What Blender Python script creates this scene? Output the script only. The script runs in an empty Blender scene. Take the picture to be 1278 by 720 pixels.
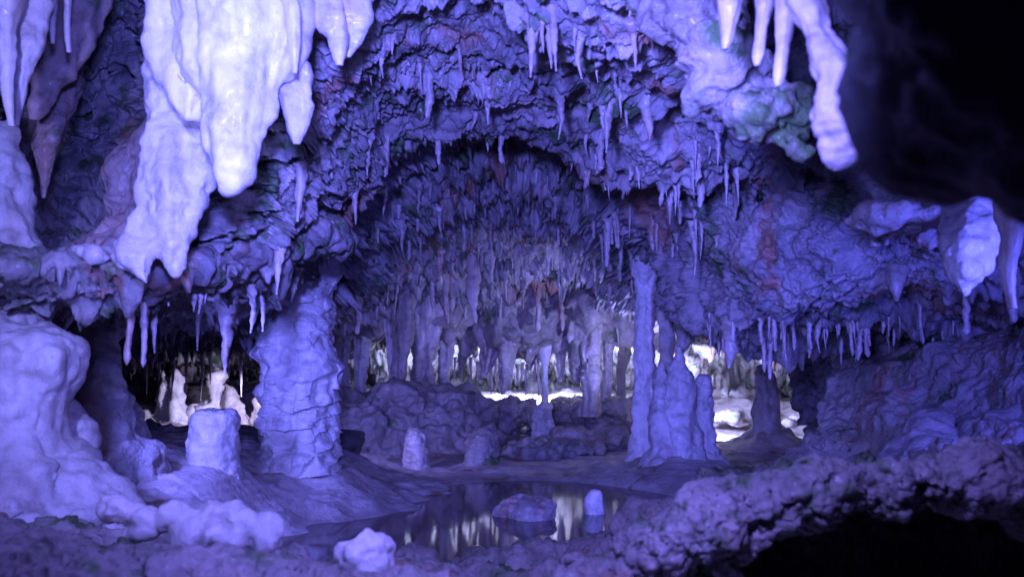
import bpy, math, random
import numpy as np
from mathutils import Vector
from mathutils.bvhtree import BVHTree

R = np.random.default_rng(11)
random.seed(5)
F = 1242.0
PITCH = math.atan(110 / F)
CAMZ = 0.7
SP, CP = math.sin(PITCH), math.cos(PITCH)
scene = bpy.context.scene
COL = scene.collection


def at(px, py, Y):
    dx = (px - 639) / F
    dy = (360 - py) / F
    t = Y / (CP - dy * SP)
    return np.array([dx * t, Y, CAMZ + (SP + dy * CP) * t])


# ------------------------------------------------------------------ noise
def _tile_perlin(N=96, cells=24, seed=3):
    r = np.random.default_rng(seed)
    g = r.normal(size=(cells, cells, cells, 3)).astype(np.float32)
    g /= np.linalg.norm(g, axis=-1, keepdims=True)
    s = np.arange(N, dtype=np.float32) * cells / N
    i = np.floor(s).astype(int)
    f = s - i
    w = f * f * f * (f * (f * 6 - 15) + 10)
    out = np.zeros((N, N, N), np.float32)
    for a in (0, 1):
        for b in (0, 1):
            for c in (0, 1):
                gg = g[np.ix_((i + a) % cells, (i + b) % cells, (i + c) % cells)]
                d = (gg[..., 0] * (f - a)[:, None, None] + gg[..., 1] * (f - b)[None, :, None]
                     + gg[..., 2] * (f - c)[None, None, :])
                wx = w if a else 1 - w
                wy = w if b else 1 - w
                wz = w if c else 1 - w
                out += d * wx[:, None, None] * wy[None, :, None] * wz[None, None, :]
    return out * 1.8, N / cells


def _tile_worley(N=96, cells=16, seed=4):
    r = np.random.default_rng(seed)
    pts = r.random((cells, cells, cells, 3)).astype(np.float32)
    s = np.arange(N, dtype=np.float32) * cells / N
    i = np.floor(s).astype(int)
    f = s - i
    best = np.full((N, N, N), 9, np.float32)
    for a in (-1, 0, 1):
        for b in (-1, 0, 1):
            for c in (-1, 0, 1):
                pp = pts[np.ix_((i + a) % cells, (i + b) % cells, (i + c) % cells)]
                d = ((pp[..., 0] + a - f[:, None, None]) ** 2 + (pp[..., 1] + b - f[None, :, None]) ** 2
                     + (pp[..., 2] + c - f[None, None, :]) ** 2)
                best = np.minimum(best, d)
    return np.sqrt(best), N / cells


TP = _tile_perlin()
TW = _tile_worley()


def _look(tile, p):
    T, k = tile
    N = T.shape[0]
    q = (p * k).astype(np.float32)
    i = np.floor(q).astype(np.int32)
    f = q - i
    i %= N
    j = (i + 1) % N
    x0, y0, z0 = i[..., 0], i[..., 1], i[..., 2]
    x1, y1, z1 = j[..., 0], j[..., 1], j[..., 2]
    fx, fy, fz = f[..., 0], f[..., 1], f[..., 2]
    Tf = T.ravel()

    def g(x, y, z):
        return Tf[(x * N + y) * N + z]
    a = g(x0, y0, z0) * (1 - fz) + g(x0, y0, z1) * fz
    b = g(x0, y1, z0) * (1 - fz) + g(x0, y1, z1) * fz
    c = g(x1, y0, z0) * (1 - fz) + g(x1, y0, z1) * fz
    d = g(x1, y1, z0) * (1 - fz) + g(x1, y1, z1) * fz
    return (a * (1 - fy) + b * fy) * (1 - fx) + (c * (1 - fy) + d * fy) * fx


def pn(p, freq=1.0, off=0.0):
    return _look(TP, p * np.asarray(freq, np.float32) + off + 7.31)


def wn(p, freq=1.0, off=0.0):
    return _look(TW, p * np.asarray(freq, np.float32) + off + 3.7)


def fbm(p, freq=1.0, oct=4, off=0.0, gain=0.5):
    s = 0
    a = 1.0
    fr = np.asarray(freq, np.float32)
    for o in range(oct):
        s = s + a * pn(p, fr, off + 5.3 * o)
        a *= gain
        fr = fr * 2.03
    return s


def ridge(p, freq=1.0, oct=3, off=0.0):
    s = 0
    a = 1.0
    fr = np.asarray(freq, np.float32)
    for o in range(oct):
        s = s + a * (1 - np.abs(pn(p, fr, off + 9.1 * o)) * 2)
        a *= 0.5
        fr = fr * 2.1
    return s / 1.75


def sstep(a, b, x):
    t = np.clip((x - a) / (b - a), 0, 1)
    return t * t * (3 - 2 * t)


# ------------------------------------------------------------------ mesh helpers
def catmull(n_ctrl, n_out, ends=True):
    t = np.linspace(0, n_ctrl - 1, n_out)
    i = np.minimum(np.floor(t).astype(int), n_ctrl - 2)
    f = t - i
    M = np.zeros((n_out, n_ctrl))
    w = [(-f + 2 * f ** 2 - f ** 3) / 2, (2 - 5 * f ** 2 + 3 * f ** 3) / 2,
         (f + 4 * f ** 2 - 3 * f ** 3) / 2, (-f ** 2 + f ** 3) / 2]
    for k in range(4):
        idx = np.clip(i - 1 + k, 0, n_ctrl - 1)
        np.add.at(M, (np.arange(n_out), idx), w[k])
    return M


def grid_normals(P, wrap=False):
    if wrap:
        du = np.roll(P, -1, 1) - np.roll(P, 1, 1)
    else:
        du = np.gradient(P, axis=1)
    dv = np.gradient(P, axis=0)
    n = np.cross(du, dv)
    l = np.linalg.norm(n, axis=-1, keepdims=True)
    return n / np.maximum(l, 1e-9)


def grid_faces(nv, nu, wrap=False, base=0):
    a = np.arange(nv - 1)[:, None] * nu
    if wrap:
        c = np.arange(nu)[None, :]
        c1 = (np.arange(nu) + 1)[None, :] % nu
    else:
        c = np.arange(nu - 1)[None, :]
        c1 = c + 1
    f = np.stack([a + c, a + c1, a + nu + c1, a + nu + c], -1).reshape(-1, 4)
    return f + base


def mesh_np(name, V, Q, smooth=True):
    V = np.asarray(V, np.float32).reshape(-1, 3)
    Q = np.asarray(Q, np.int32)
    me = bpy.data.meshes.new(name)
    me.vertices.add(len(V))
    me.vertices.foreach_set('co', V.ravel())
    k = Q.shape[1]
    me.loops.add(Q.size)
    me.loops.foreach_set('vertex_index', Q.ravel())
    me.polygons.add(len(Q))
    me.polygons.foreach_set('loop_start', np.arange(0, Q.size, k, dtype=np.int32))
    me.polygons.foreach_set('loop_total', np.full(len(Q), k, np.int32))
    me.polygons.foreach_set('use_smooth', np.full(len(Q), smooth))
    me.update()
    me.validate()
    return me


def tag(o, label=None, cat=None, group=None, kind=None):
    if label:
        o['label'] = label
    if cat:
        o['category'] = cat
    if group:
        o['group'] = group
    if kind:
        o['kind'] = kind
    return o


def link(name, me, m, org=None, parent=None):
    o = bpy.data.objects.new(name, me)
    COL.objects.link(o)
    if m and not me.materials:
        me.materials.append(m)
    if org is not None:
        o.location = org
    if parent:
        o.parent = parent
    return o


def add(name, V, Q, m, label=None, cat=None, group=None, kind=None, org=None):
    V = np.asarray(V, np.float64).reshape(-1, 3)
    if org is None:
        org = V.mean(0) if kind != 'structure' else np.zeros(3)
    me = mesh_np(name, V - org, Q)
    return tag(link(name, me, m, org), label, cat, group, kind)


def petal(P, f, off=0.0, sl=0.0, k=.82):
    z = P[..., 2] - sl * P[..., 1]
    a = -z * f + 2.6 * pn(P, f * .42, off + 1) + .5 * pn(P, f * 1.3, off + 2)
    b = -z * f * 1.27 + 3.0 * pn(P, f * .5, off + 5) + .4
    out = 0
    for u in (a, b):
        t = u - np.floor(u)
        v = np.where(t < k, (np.clip(t, 0, 1) / k) ** 1.4, 1 - sstep(k, 1, t))
        out = np.maximum(out, v * (.55 + .45 * np.clip(1 + 2.2 * pn(P, f * .45, off + 8), 0, 1.4)))
    return out


# displacement recipe: list of (kind, freq, amp[, extra])
def displace(P, N, rec, off=0.0):
    D = np.zeros_like(P)
    for r in rec:
        k, fr, amp = r[0], r[1], r[2]
        if k == 'fbm':
            D += N * (fbm(P, fr, r[3] if len(r) > 3 else 4, off) * amp)[..., None]
        elif k == 'ridge':
            D += N * ((ridge(P, fr, 3, off) - .5) * amp)[..., None]
        elif k == 'crack':
            D -= N * (np.clip(ridge(P, fr, 2, off + 2) - .72, 0, 1) * amp)[..., None]
        elif k == 'bump':          # popcorn: rounded domes with tight valleys
            q = P + 0.25 / np.max(fr) * np.stack([pn(P, fr, 1.1), pn(P, fr, 4.2), pn(P, fr, 8.8)], -1)
            w = wn(q, fr, off)
            D += N * ((np.sqrt(np.clip(1 - w * w, 0, 1)) - .6) * amp)[..., None]
        elif k == 'scale':         # overhanging flow scales: sharp lower lip
            q = P + 0.06 * np.stack([pn(P, 6, 1.1), pn(P, 6, 4.2), pn(P, 6, 8.8)], -1)
            w = wn(q, fr, off)
            D += (N + np.array([0, 0, -.9])) * ((np.sqrt(np.clip(1.05 - w * w, 0, 1)) - .6) * amp)[..., None]
        elif k == 'petal':         # stacked overlapping lips, each curling out over the one below
            f0 = float(np.max(fr))
            sl = r[3] if len(r) > 3 else 0.0
            D += (N + np.array([0, 0, -.55])) * (petal(P, f0, off, sl) * amp)[..., None]
        elif k == 'flute':
            D += N * (fbm(P, np.array([fr, fr, fr * .06]), 2, off) * amp)[..., None]
    return P + D


def resample(pts, n):
    A = np.array(pts, float)
    return catmull(len(A), n) @ A


def ell(pts, seg=40, rings=80, rec=(), off=0.0, lob=0.0, cap=True, conv=True):
    """organic body of stacked ellipses. pts: (px,py,Y,half_width_px[,depth ratio]) top to bottom"""
    W = []
    for p in pts:
        dr = p[4] if len(p) > 4 else 1.0
        if conv:
            c = at(p[0], p[1], p[2])
            r = p[3] * p[2] / F
        else:
            c = np.array(p[:3], float)
            r = p[3]
        W.append([c[0], c[1], c[2], r, r * dr])
    S = resample(W, rings)
    S[:, 3:] = np.maximum(S[:, 3:], 0.0006)
    th = np.linspace(0, 2 * math.pi, seg, endpoint=False)
    ct, st = np.cos(th), np.sin(th)
    P = np.zeros((rings, seg, 3))
    lo = 1.0
    if lob:
        q = np.stack([np.broadcast_to(ct, (rings, seg)) * 1.3, np.broadcast_to(st, (rings, seg)) * 1.3,
                      np.broadcast_to(S[:, 2:3], (rings, seg)) * 1.2], -1)
        lo = 1 + lob * (fbm(q, 1.0, 3, off * 3.1))
    P[..., 0] = S[:, 0:1] + ct * S[:, 3:4] * lo
    P[..., 1] = S[:, 1:2] + st * S[:, 4:5] * lo
    P[..., 2] = S[:, 2:3]
    if rec:
        N = grid_normals(P, True)
        C = S[:, None, :3]
        s = np.sign(((P - C) * N).sum(-1).mean())
        N = N * s
        fade = np.clip(S[:, 3] / 0.06, 0.12, 1)[:, None, None]
        P = P + (displace(P, N, rec, off) - P) * fade
    V = P.reshape(-1, 3)
    Q = grid_faces(rings, seg, True)
    if cap:
        for r in (0, rings - 1):
            c = P[r].mean(0)
            ring = np.arange(seg) + r * seg
            ci = len(V)
            V = np.vstack([V, c[None], ])
            nx = np.roll(ring, -1)
            # degenerate-free quads by pairing
            q = np.stack([ring[::2], nx[::2], nx[1::2], np.full(seg // 2, ci)], -1)
            Q = np.vstack([Q, q])
    return V, Q, S


def join(parts):
    Vs, Qs, b = [], [], 0
    for V, Q in parts:
        Vs.append(V)
        Qs.append(Q + b)
        b += len(V)
    return np.vstack(Vs), np.vstack(Qs)


def fuse(parts, voxel, rec=(), off=0.0, smooth=4):
    """melt several bodies into one continuous skin, then roughen it"""
    V, Q = join(parts)
    me = mesh_np('tmp', V, Q)
    o = bpy.data.objects.new('tmp', me)
    COL.objects.link(o)
    md = o.modifiers.new('r', 'REMESH')
    md.mode = 'VOXEL'
    md.voxel_size = voxel
    if smooth:
        sm = o.modifiers.new('s', 'SMOOTH')
        sm.factor = 0.6
        sm.iterations = smooth
    dg = bpy.context.evaluated_depsgraph_get()
    e = o.evaluated_get(dg)
    m2 = e.to_mesh()
    n = len(m2.vertices)
    co = np.empty(n * 3, np.float32)
    no = np.empty(n * 3, np.float32)
    m2.vertices.foreach_get('co', co)
    m2.vertices.foreach_get('normal', no)
    co = co.reshape(-1, 3).astype(float)
    no = no.reshape(-1, 3).astype(float)
    nl = len(m2.loops)
    li = np.empty(nl, np.int32)
    m2.loops.foreach_get('vertex_index', li)
    Q = li.reshape(-1, 4)
    e.to_mesh_clear()
    bpy.data.objects.remove(o)
    bpy.data.meshes.remove(me)
    if rec:
        co = displace(co, no, rec, off)
    return co, Q


def blob(c, r, seg=60, rings=40, rec=(), off=0.0, world=False, squash=2.2):
    """rounded boulder. c=(px,py,Y) centre, r=(rx,ry,rz) metres"""
    c = np.array(c, float) if world else at(*c)
    th = np.linspace(0, 2 * math.pi, seg, endpoint=False)
    ph = np.linspace(0.02, math.pi - 0.02, rings)
    x = np.sin(ph)[:, None] * np.cos(th)
    y = np.sin(ph)[:, None] * np.sin(th)
    z = np.cos(ph)[:, None] * np.ones(seg)
    P = np.stack([x, y, z], -1)
    k = (np.abs(P) ** squash).sum(-1, keepdims=True) ** (-1 / squash)
    P = P * k * np.array(r) + c
    if rec:
        N = P - c
        N = N / np.linalg.norm(N, axis=-1, keepdims=True)
        P = displace(P, N, rec, off)
    V = P.reshape(-1, 3)
    Q = grid_faces(rings, seg, True)
    for rr in (0, rings - 1):
        ci = len(V)
        V = np.vstack([V, P[rr].mean(0)[None]])
        ring = np.arange(seg) + rr * seg
        nx = np.roll(ring, -1)
        Q = np.vstack([Q, np.stack([ring[::2], nx[::2], nx[1::2], np.full(seg // 2, ci)], -1)])
    return V, Q


# ------------------------------------------------------------------ materials
def mat(name, c1, c2, stain=(.34, .15, .08), moss=0.0, stain_amt=0.25, rough=0.55, bump=0.5, sc=1.0, fine=60, sub=0.0,
        grit=0.5, coat=.15, spec=0.5):
    m = bpy.data.materials.new(name)
    m.use_nodes = True
    nt = m.node_tree
    nd, lk = nt.nodes, nt.links
    b = nd['Principled BSDF']
    tc = nd.new('ShaderNodeNewGeometry')
    pos = tc.outputs['Position']

    def noise(s, det=6, rg=.6, dist=0.0, vec=None):
        n = nd.new('ShaderNodeTexNoise')
        n.inputs['Scale'].default_value = s
        n.inputs['Detail'].default_value = det
        n.inputs['Roughness'].default_value = rg
        n.inputs['Distortion'].default_value = dist
        lk.new(vec or pos, n.inputs['Vector'])
        return n.outputs['Fac']

    def ramp(f, lo, hi):
        r = nd.new('ShaderNodeMapRange')
        r.inputs['From Min'].default_value = lo
        r.inputs['From Max'].default_value = hi
        r.interpolation_type = 'SMOOTHSTEP'
        lk.new(f, r.inputs['Value'])
        return r.outputs['Result']

    def mix(f, a, c, k=1.0):
        mx = nd.new('ShaderNodeMix')
        mx.data_type = 'RGBA'
        if k != 1.0:
            mm = nd.new('ShaderNodeMath')
            mm.operation = 'MULTIPLY'
            lk.new(f, mm.inputs[0])
            mm.inputs[1].default_value = k
            f = mm.outputs[0]
        lk.new(f, mx.inputs['Factor'])
        for sock, v in ((mx.inputs['A'], a), (mx.inputs['B'], c)):
            if isinstance(v, tuple):
                sock.default_value = (*v, 1)
            else:
                lk.new(v, sock)
        return mx.outputs['Result']
    # vertically streaked coordinates for flow stains
    mp = nd.new('ShaderNodeVectorMath')
    mp.operation = 'MULTIPLY'
    mp.inputs[1].default_value = (1, 1, .25)
    lk.new(pos, mp.inputs[0])
    c = mix(ramp(noise(2.3 * sc, 8, .65), .35, .65), c1, c2)
    c = mix(ramp(noise(14 * sc, 6, .7), .45, .7), c, tuple(v * .5 for v in c2), .7)
    c = mix(ramp(noise(7 * sc, 8, .75), .56, .64), c, (min(c1[0] * 1.2, .85), c1[1] * 1.08, c1[2] * 1.02), .55)
    c = mix(ramp(noise(3.1 * sc, 6, .6, .4, mp.outputs[0]), .56, .68), c, stain, stain_amt * 2.2)
    if moss:
        c = mix(ramp(noise(4.2, 8, .7), .60 - .1 * moss, .70 - .08 * moss), c, (.05, .13, .02), .85)
        c = mix(ramp(noise(1.9, 7, .75), .66 - .1 * moss, .74 - .08 * moss), c, (.07, .13, .035), .6)
    c = mix(ramp(noise(fine * 1.7, 3, .7), .58, .75), c, tuple(v * .35 for v in c2), grit)
    lk.new(c, b.inputs['Base Color'])
    rr = nd.new('ShaderNodeMapRange')
    lk.new(noise(9, 5), rr.inputs['Value'])
    rr.inputs['To Min'].default_value = rough - .2
    rr.inputs['To Max'].default_value = rough + .25
    lk.new(rr.outputs[0], b.inputs['Roughness'])
    b.inputs['Specular IOR Level'].default_value = spec
    if sub:
        b.inputs['Subsurface Weight'].default_value = sub
        b.inputs['Subsurface Radius'].default_value = (.02, .015, .01)
        b.inputs['Subsurface Scale'].default_value = 1
    b.inputs['Coat Weight'].default_value = coat
    b.inputs['Coat Roughness'].default_value = .18
    bp = nd.new('ShaderNodeBump')
    bp.inputs['Strength'].default_value = bump
    bp.inputs['Distance'].default_value = 0.018
    lk.new(noise(fine * .5, 8, .65), bp.inputs['Height'])
    bp2 = nd.new('ShaderNodeBump')
    bp2.inputs['Strength'].default_value = bump * .6
    bp2.inputs['Distance'].default_value = 0.004
    v = nd.new('ShaderNodeTexVoronoi')
    v.inputs['Scale'].default_value = fine * 1.3
    lk.new(pos, v.inputs['Vector'])
    lk.new(v.outputs['Distance'], bp2.inputs['Height'])
    lk.new(bp.outputs[0], bp2.inputs['Normal'])
    lk.new(bp2.outputs[0], b.inputs['Normal'])
    return m


M_ceil = mat('ceiling_limestone', (.54, .49, .45), (.25, .235, .23), moss=.75, stain_amt=.36, rough=.5, bump=.55)
M_floor = mat('wet_flowstone_floor', (.60, .54, .48), (.36, .30, .26), stain=(.20, .08, .04), moss=0, stain_amt=.4, rough=.38, bump=.4)
M_pale = mat('pale_calcite', (.76, .73, .69), (.52, .48, .44), stain=(.5, .33, .25), stain_amt=.15, rough=.5, bump=.45, grit=.25)
M_white = mat('white_flowstone', (.86, .84, .80), (.76, .72, .66), stain=(.66, .46, .36), stain_amt=.25, rough=.45, bump=.35, grit=.12)
M_pink = mat('banded_flowstone', (.52, .38, .32), (.34, .27, .24), stain=(.45, .22, .13), moss=.5, stain_amt=.4, rough=.5, bump=.4)
M_drip = mat('stalactite_calcite', (.66, .60, .55), (.42, .35, .30), stain=(.34, .2, .13), stain_amt=.3, rough=.38, bump=.35, grit=.3)
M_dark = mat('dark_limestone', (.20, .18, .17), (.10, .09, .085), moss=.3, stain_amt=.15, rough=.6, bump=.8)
M_moss = mat('mossy_limestone', (.50, .44, .40), (.26, .23, .20), moss=1.05, stain_amt=.3, rough=.6, bump=.9)
M_wall = mat('lumpy_limestone', (.48, .43, .38), (.30, .27, .24), moss=.35, stain_amt=.25, rough=.5, bump=.8)

mw = bpy.data.materials.new('still_water')
mw.use_nodes = True
bw = mw.node_tree.nodes['Principled BSDF']
bw.inputs['Base Color'].default_value = (.06, .036, .026, 1)
bw.inputs['Roughness'].default_value = .06
bw.inputs['IOR'].default_value = 1.33
nz = mw.node_tree.nodes.new('ShaderNodeTexNoise')
nz.inputs['Scale'].default_value = 9
bb = mw.node_tree.nodes.new('ShaderNodeBump')
bb.inputs['Strength'].default_value = .05
bb.inputs['Distance'].default_value = .01
mw.node_tree.links.new(nz.outputs['Fac'], bb.inputs['Height'])
mw.node_tree.links.new(bb.outputs[0], bw.inputs['Normal'])

# ------------------------------------------------------------------ cave ceiling
ROWS = 13
cols = {
    -150: [(-900, .9), (-420, 1.6), (-120, 2.6), (40, 2.9), (180, 3.1), (300, 3.2), (360, 3.4), (385, 4.2), (400, 5.5), (425, 7.5), (445, 10), (462, 13), (540, 16)],
    0: [(-900, .9), (-420, 1.6), (-120, 3.2), (40, 4.1), (180, 4.2), (300, 3.6), (350, 3.15), (385, 3.9), (395, 5.4), (420, 7.5), (440, 10), (460, 13), (540, 16)],
    110: [(-900, .9), (-420, 1.7), (-120, 3.5), (40, 4.6), (190, 4.9), (290, 3.9), (345, 3.05), (378, 3.7), (392, 5.2), (418, 7.5), (440, 10), (460, 13), (540, 16)],
    190: [(-900, .9), (-420, 1.7), (-120, 3.5), (40, 4.5), (190, 4.6), (285, 3.7), (335, 3.15), (368, 3.9), (388, 5.2), (415, 7.5), (438, 10), (460, 13), (540, 16)],
    270: [(-900, .9), (-420, 1.6), (-120, 3.0), (20, 3.4), (170, 3.5), (265, 3.4), (328, 3.6), (358, 4.6), (384, 5.8), (412, 7.5), (436, 10), (458, 13), (540, 16)],
    390: [(-900, .9), (-420, 1.6), (-100, 2.7), (30, 3.2), (135, 3.6), (200, 4.0), (262, 4.5), (308, 5.6), (350, 6.6), (385, 8.0), (420, 10), (450, 13), (540, 16)],
    480: [(-900, .9), (-420, 1.6), (-100, 2.7), (20, 3.3), (90, 3.8), (140, 4.3), (186, 4.9), (278, 5.9), (312, 6.8), (345, 8.2), (395, 10.3), (445, 13), (540, 16)],
    560: [(-900, .9), (-420, 1.6), (-100, 2.7), (10, 3.3), (75, 3.8), (115, 4.3), (140, 4.9), (235, 5.8), (288, 6.9), (335, 8.2), (385, 10.3), (440, 13), (540, 16)],
    640: [(-900, .9), (-420, 1.6), (-100, 2.6), (5, 3.2), (70, 3.8), (108, 4.2), (136, 4.8), (215, 5.8), (275, 6.9), (320, 8.2), (380, 10.3), (440, 13), (540, 16)],
    740: [(-900, .9), (-420, 1.6), (-100, 2.5), (0, 3.0), (70, 3.6), (112, 4.1), (150, 4.7), (225, 5.7), (280, 6.7), (325, 8.2), (385, 10.3), (440, 13), (540, 16)],
    815: [(-900, .9), (-420, 1.6), (-100, 2.4), (10, 2.9), (90, 3.5), (138, 4.0), (182, 4.5), (240, 5.2), (300, 5.9), (345, 7.1), (388, 9.2), (436, 12.5), (540, 16)],
    880: [(-900, .9), (-420, 1.6), (-100, 2.4), (20, 2.9), (110, 3.4), (170, 4.0), (222, 4.5), (280, 4.9), (340, 5.2), (376, 5.6), (398, 7.2), (428, 10), (540, 16)],
    945: [(-900, .9), (-420, 1.5), (-100, 2.7), (30, 3.6), (130, 3.9), (195, 4.2), (240, 5.1), (285, 4.6), (345, 4.5), (390, 4.8), (402, 6.5), (427, 10), (540, 16)],
    1010: [(-900, .9), (-420, 1.5), (-100, 2.8), (40, 3.7), (140, 4.0), (205, 4.4), (240, 4.5), (280, 4.3), (340, 4.3), (386, 4.6), (400, 6.2), (427, 9.5), (540, 15)],
    1090: [(-900, .9), (-420, 1.5), (-100, 2.7), (50, 3.4), (150, 3.7), (205, 4.0), (240, 4.0), (280, 4.0), (335, 4.1), (375, 4.4), (402, 5.4), (425, 7.5), (540, 12)],
    1180: [(-900, .9), (-420, 1.5), (-100, 2.3), (60, 2.7), (160, 3.2), (210, 3.5), (245, 3.6), (275, 3.7), (320, 3.9), (362, 4.1), (392, 4.9), (415, 6.2), (540, 9)],
    1300: [(-900, .9), (-420, 1.5), (-100, 2.2), (70, 2.6), (165, 3.0), (210, 3.2), (245, 3.3), (270, 3.4), (310, 3.6), (350, 3.8), (380, 4.4), (400, 5.2), (540, 7)],
    1480: [(-900, .9), (-420, 1.4), (-100, 2.0), (80, 2.4), (170, 2.7), (215, 2.9), (250, 3.0), (280, 3.1), (330, 3.2), (360, 3.4), (400, 3.8), (420, 4.5), (560, 6)],
}
pxs = sorted(cols)
C = np.zeros((ROWS, len(pxs) + 2, 3))
for j, px in enumerate(pxs):
    for i, (py, Y) in enumerate(cols[px]):
        Y += {7: .95, 8: .95, 9: .5}.get(i, 0) * np.clip(min((px - 400) / 100, (880 - px) / 90), 0, 1)
        C[i, j + 1] = at(px, py, Y)
for i in range(ROWS):
    a = C[i, 1]
    C[i, 0] = (a[0] - .8 - .1 * a[1], a[1], -.6)
    a = C[i, len(pxs)]
    C[i, -1] = (a[0] + .8 + .05 * a[1], a[1], -.6)
C[-1, :, 2] = -.4
# roof rises again behind each lip: the vault is a chain of domes
pxl = np.array([pxs[0] - 300] + pxs + [pxs[-1] + 300], float)


def insert_dome(C, i, lift, lo, hi):
    w = np.clip(np.minimum((pxl - lo) / 70, (hi - pxl) / 70), 0, 1) * lift
    r = .62 * C[i] + .38 * C[i + 1]
    r[:, 2] += w
    C = np.insert(C, i + 1, r, axis=0)
    C[i + 2, :, 2] += w * .12
    return C


C = insert_dome(C, 8, .22, 420, 850)
C = insert_dome(C, 6, .30, 380, 930)
ROWS = len(C)
NU, NV = 1250, 1150


def warp_u(n_ctrl, n, dens):
    """more samples where dens is high; returns interpolation matrix"""
    k = np.interp(np.linspace(0, n_ctrl - 1, 400), np.arange(n_ctrl), dens)
    c = np.concatenate([[0], np.cumsum((k[1:] + k[:-1]) / 2)])
    c /= c[-1]
    t = np.interp(np.linspace(0, 1, n), c, np.linspace(0, n_ctrl - 1, 400))
    full = catmull(n_ctrl, 4001)
    idx = np.clip((t / (n_ctrl - 1) * 4000).round().astype(int), 0, 4000)
    return full[idx]


px_all = [pxs[0] - 200] + pxs + [pxs[-1] + 200]
dens = []
for k in range(len(px_all)):
    a = px_all[max(k - 1, 0)]
    b = px_all[min(k + 1, len(px_all) - 1)]
    dens.append(min((b - a) / 2, 110) if 0 <= px_all[k] <= 1300 else 45)
MU = warp_u(len(px_all), NU, dens)
MV = warp_u(ROWS, NV, [4, 15, 70, 130, 110, 75, 60, 55, 60, 55, 45, 50, 40, 30, 14])
base = np.einsum('va,abk,ub->vuk', MV, C, MU)
n0 = grid_normals(base)
cen = np.array([0.0, 5.0, 0.6])
s = np.sign(((cen - base) * n0).sum(-1).mean())
n0 = n0 * s
P = base.copy()
dist = np.clip(base[..., 1] / 4.5, .6, 2.0)
up = np.clip(-n0[..., 2], 0, 1)
ang = base[..., 0] / base[..., 1]
right = sstep(.11, .18, ang) * (.45 + .55 * sstep(.47, .38, ang))   # massive smooth rock on the right side
left = sstep(-.24, -.34, ang) * sstep(4.9, 4.3, base[..., 1])
# big lumps
P = P + n0 * (fbm(P, 1.1, 3, 1.0) * .16)[..., None]
# warped shelves whose lips curl down and overhang
q = P + .18 * np.stack([pn(P, 1.7, 1), pn(P, 1.7, 2), pn(P, 1.7, 3)], -1)
sh = wn(q, np.array([3.4, 3.4, 6.5]), 2.0)
sh = np.sqrt(np.clip(1.05 - sh * sh, 0, 1)) - .55
amp = .14 * (0.45 + 1.1 * sstep(-.3, .5, pn(P, .9, 12))) * (1 - .6 * right)
P = P + (n0 * .5 + np.array([0, 0, -.8])) * (sh * amp * .8)[..., None]
patch = sstep(-.25, .35, fbm(P, .9, 2, 22))            # where the rock is ledgy, elsewhere smooth flowstone
patch2 = sstep(-.2, .3, fbm(P, 1.3, 2, 52))
flatk = (1 - .65 * sstep(.5, .95, up)) * (1 - .93 * right) * (1 - .55 * left)
P = P + (n0 * .8 + np.array([0, -.25, -.4])) * ((petal(P, 2.3, 13.0, .30, .80) - .4) * .13 * flatk)[..., None]
P = P + (n0 * .8 + np.array([0, -.2, -.5])) * ((petal(P, 5.0, 3.0, .30) - .4) * .13 * flatk * (.15 + .85 * patch))[..., None]
P = P + (n0 * .7 + np.array([0, -.1, -.5])) * ((petal(P, 11.0, 7.0, .25) - .4) * .04 * flatk * patch2)[..., None]
deep = sstep(4.9, 6.0, base[..., 1]) * (1 - .75 * right)
P = P + n0 * (right * (.10 * fbm(P, 2.6, 3, 71) - .10 * np.clip(ridge(P, 3.2, 2, 72) - .74, 0, 1)))[..., None]
P = P + n0 * (fbm(P, 5.5, 5, 61, .6) * (.04 + .09 * deep))[..., None]
q = P + .08 * np.stack([pn(P, 4, 1), pn(P, 4, 2), pn(P, 4, 3)], -1)
sh2 = wn(q, np.array([8., 8., 15.]), 5.0)
sh2 = np.sqrt(np.clip(1.05 - sh2 * sh2, 0, 1)) - .55
P = P + (n0 * .5 + np.array([0, 0, -.9])) * (sh2 * .045 * (1 - .6 * right))[..., None]
# drips: sharp downward teeth of the rock itself
flat = P * np.array([1, 1, .4])
dr = np.clip(pn(flat, 7.0, 31) - .34, 0, 1)
dr2 = np.clip(pn(flat, 17.0, 41) - .30, 0, 1)
band = sstep(4.8, 5.4, base[..., 1]) * sstep(8.6, 7.4, base[..., 1]) * (1 - right)
P = P + n0 * (band * (.07 * fbm(P, 8, 4, 33, .6) + .04 * (ridge(P * np.array([1, 1, 1.8]), 6, 3, 35) - .5)))[..., None]
deep = deep * (1 - .72 * band)
dr = dr * (1 - .7 * band)
upn = np.clip(-(grid_normals(P) * s)[..., 2], 0, 1)
for _ in range(4):
    upn[1:-1, 1:-1] = (upn[:-2, 1:-1] + upn[2:, 1:-1] + upn[1:-1, :-2] + upn[1:-1, 2:]) / 4
P[..., 2] -= (.06 + 1.1 * up ** 1.7) * (.35 + .65 * upn) * (dr ** 1.6 * .24 + (dr2 ** 1.5 * .12 + deep * (np.clip(pn(flat, 12.0, 47) - .18, 0, 1) ** 1.3 * .22 * (.35 + .9 * sstep(-.2, .3, pn(P, 1.6, 88))) + np.clip(pn(flat, 5.5, 49) - .25, 0, 1) * .17))) * np.clip(dist, .7, 1.3)
P = P + n0 * ((np.sqrt(np.clip(1 - wn(P, 19, 9) ** 2, 0, 1)) - .6) * .022 * (1 - patch2 * .6))[..., None]
rg = ridge(P, 7.0, 3, 5)
P = P + n0 * ((rg - .5) * .03 + fbm(P, 16, 4, 6) * .018)[..., None]
Pc = P
ceil_o = add('cave_ceiling', P, grid_faces(NV, NU), M_ceil, kind='structure')

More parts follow.
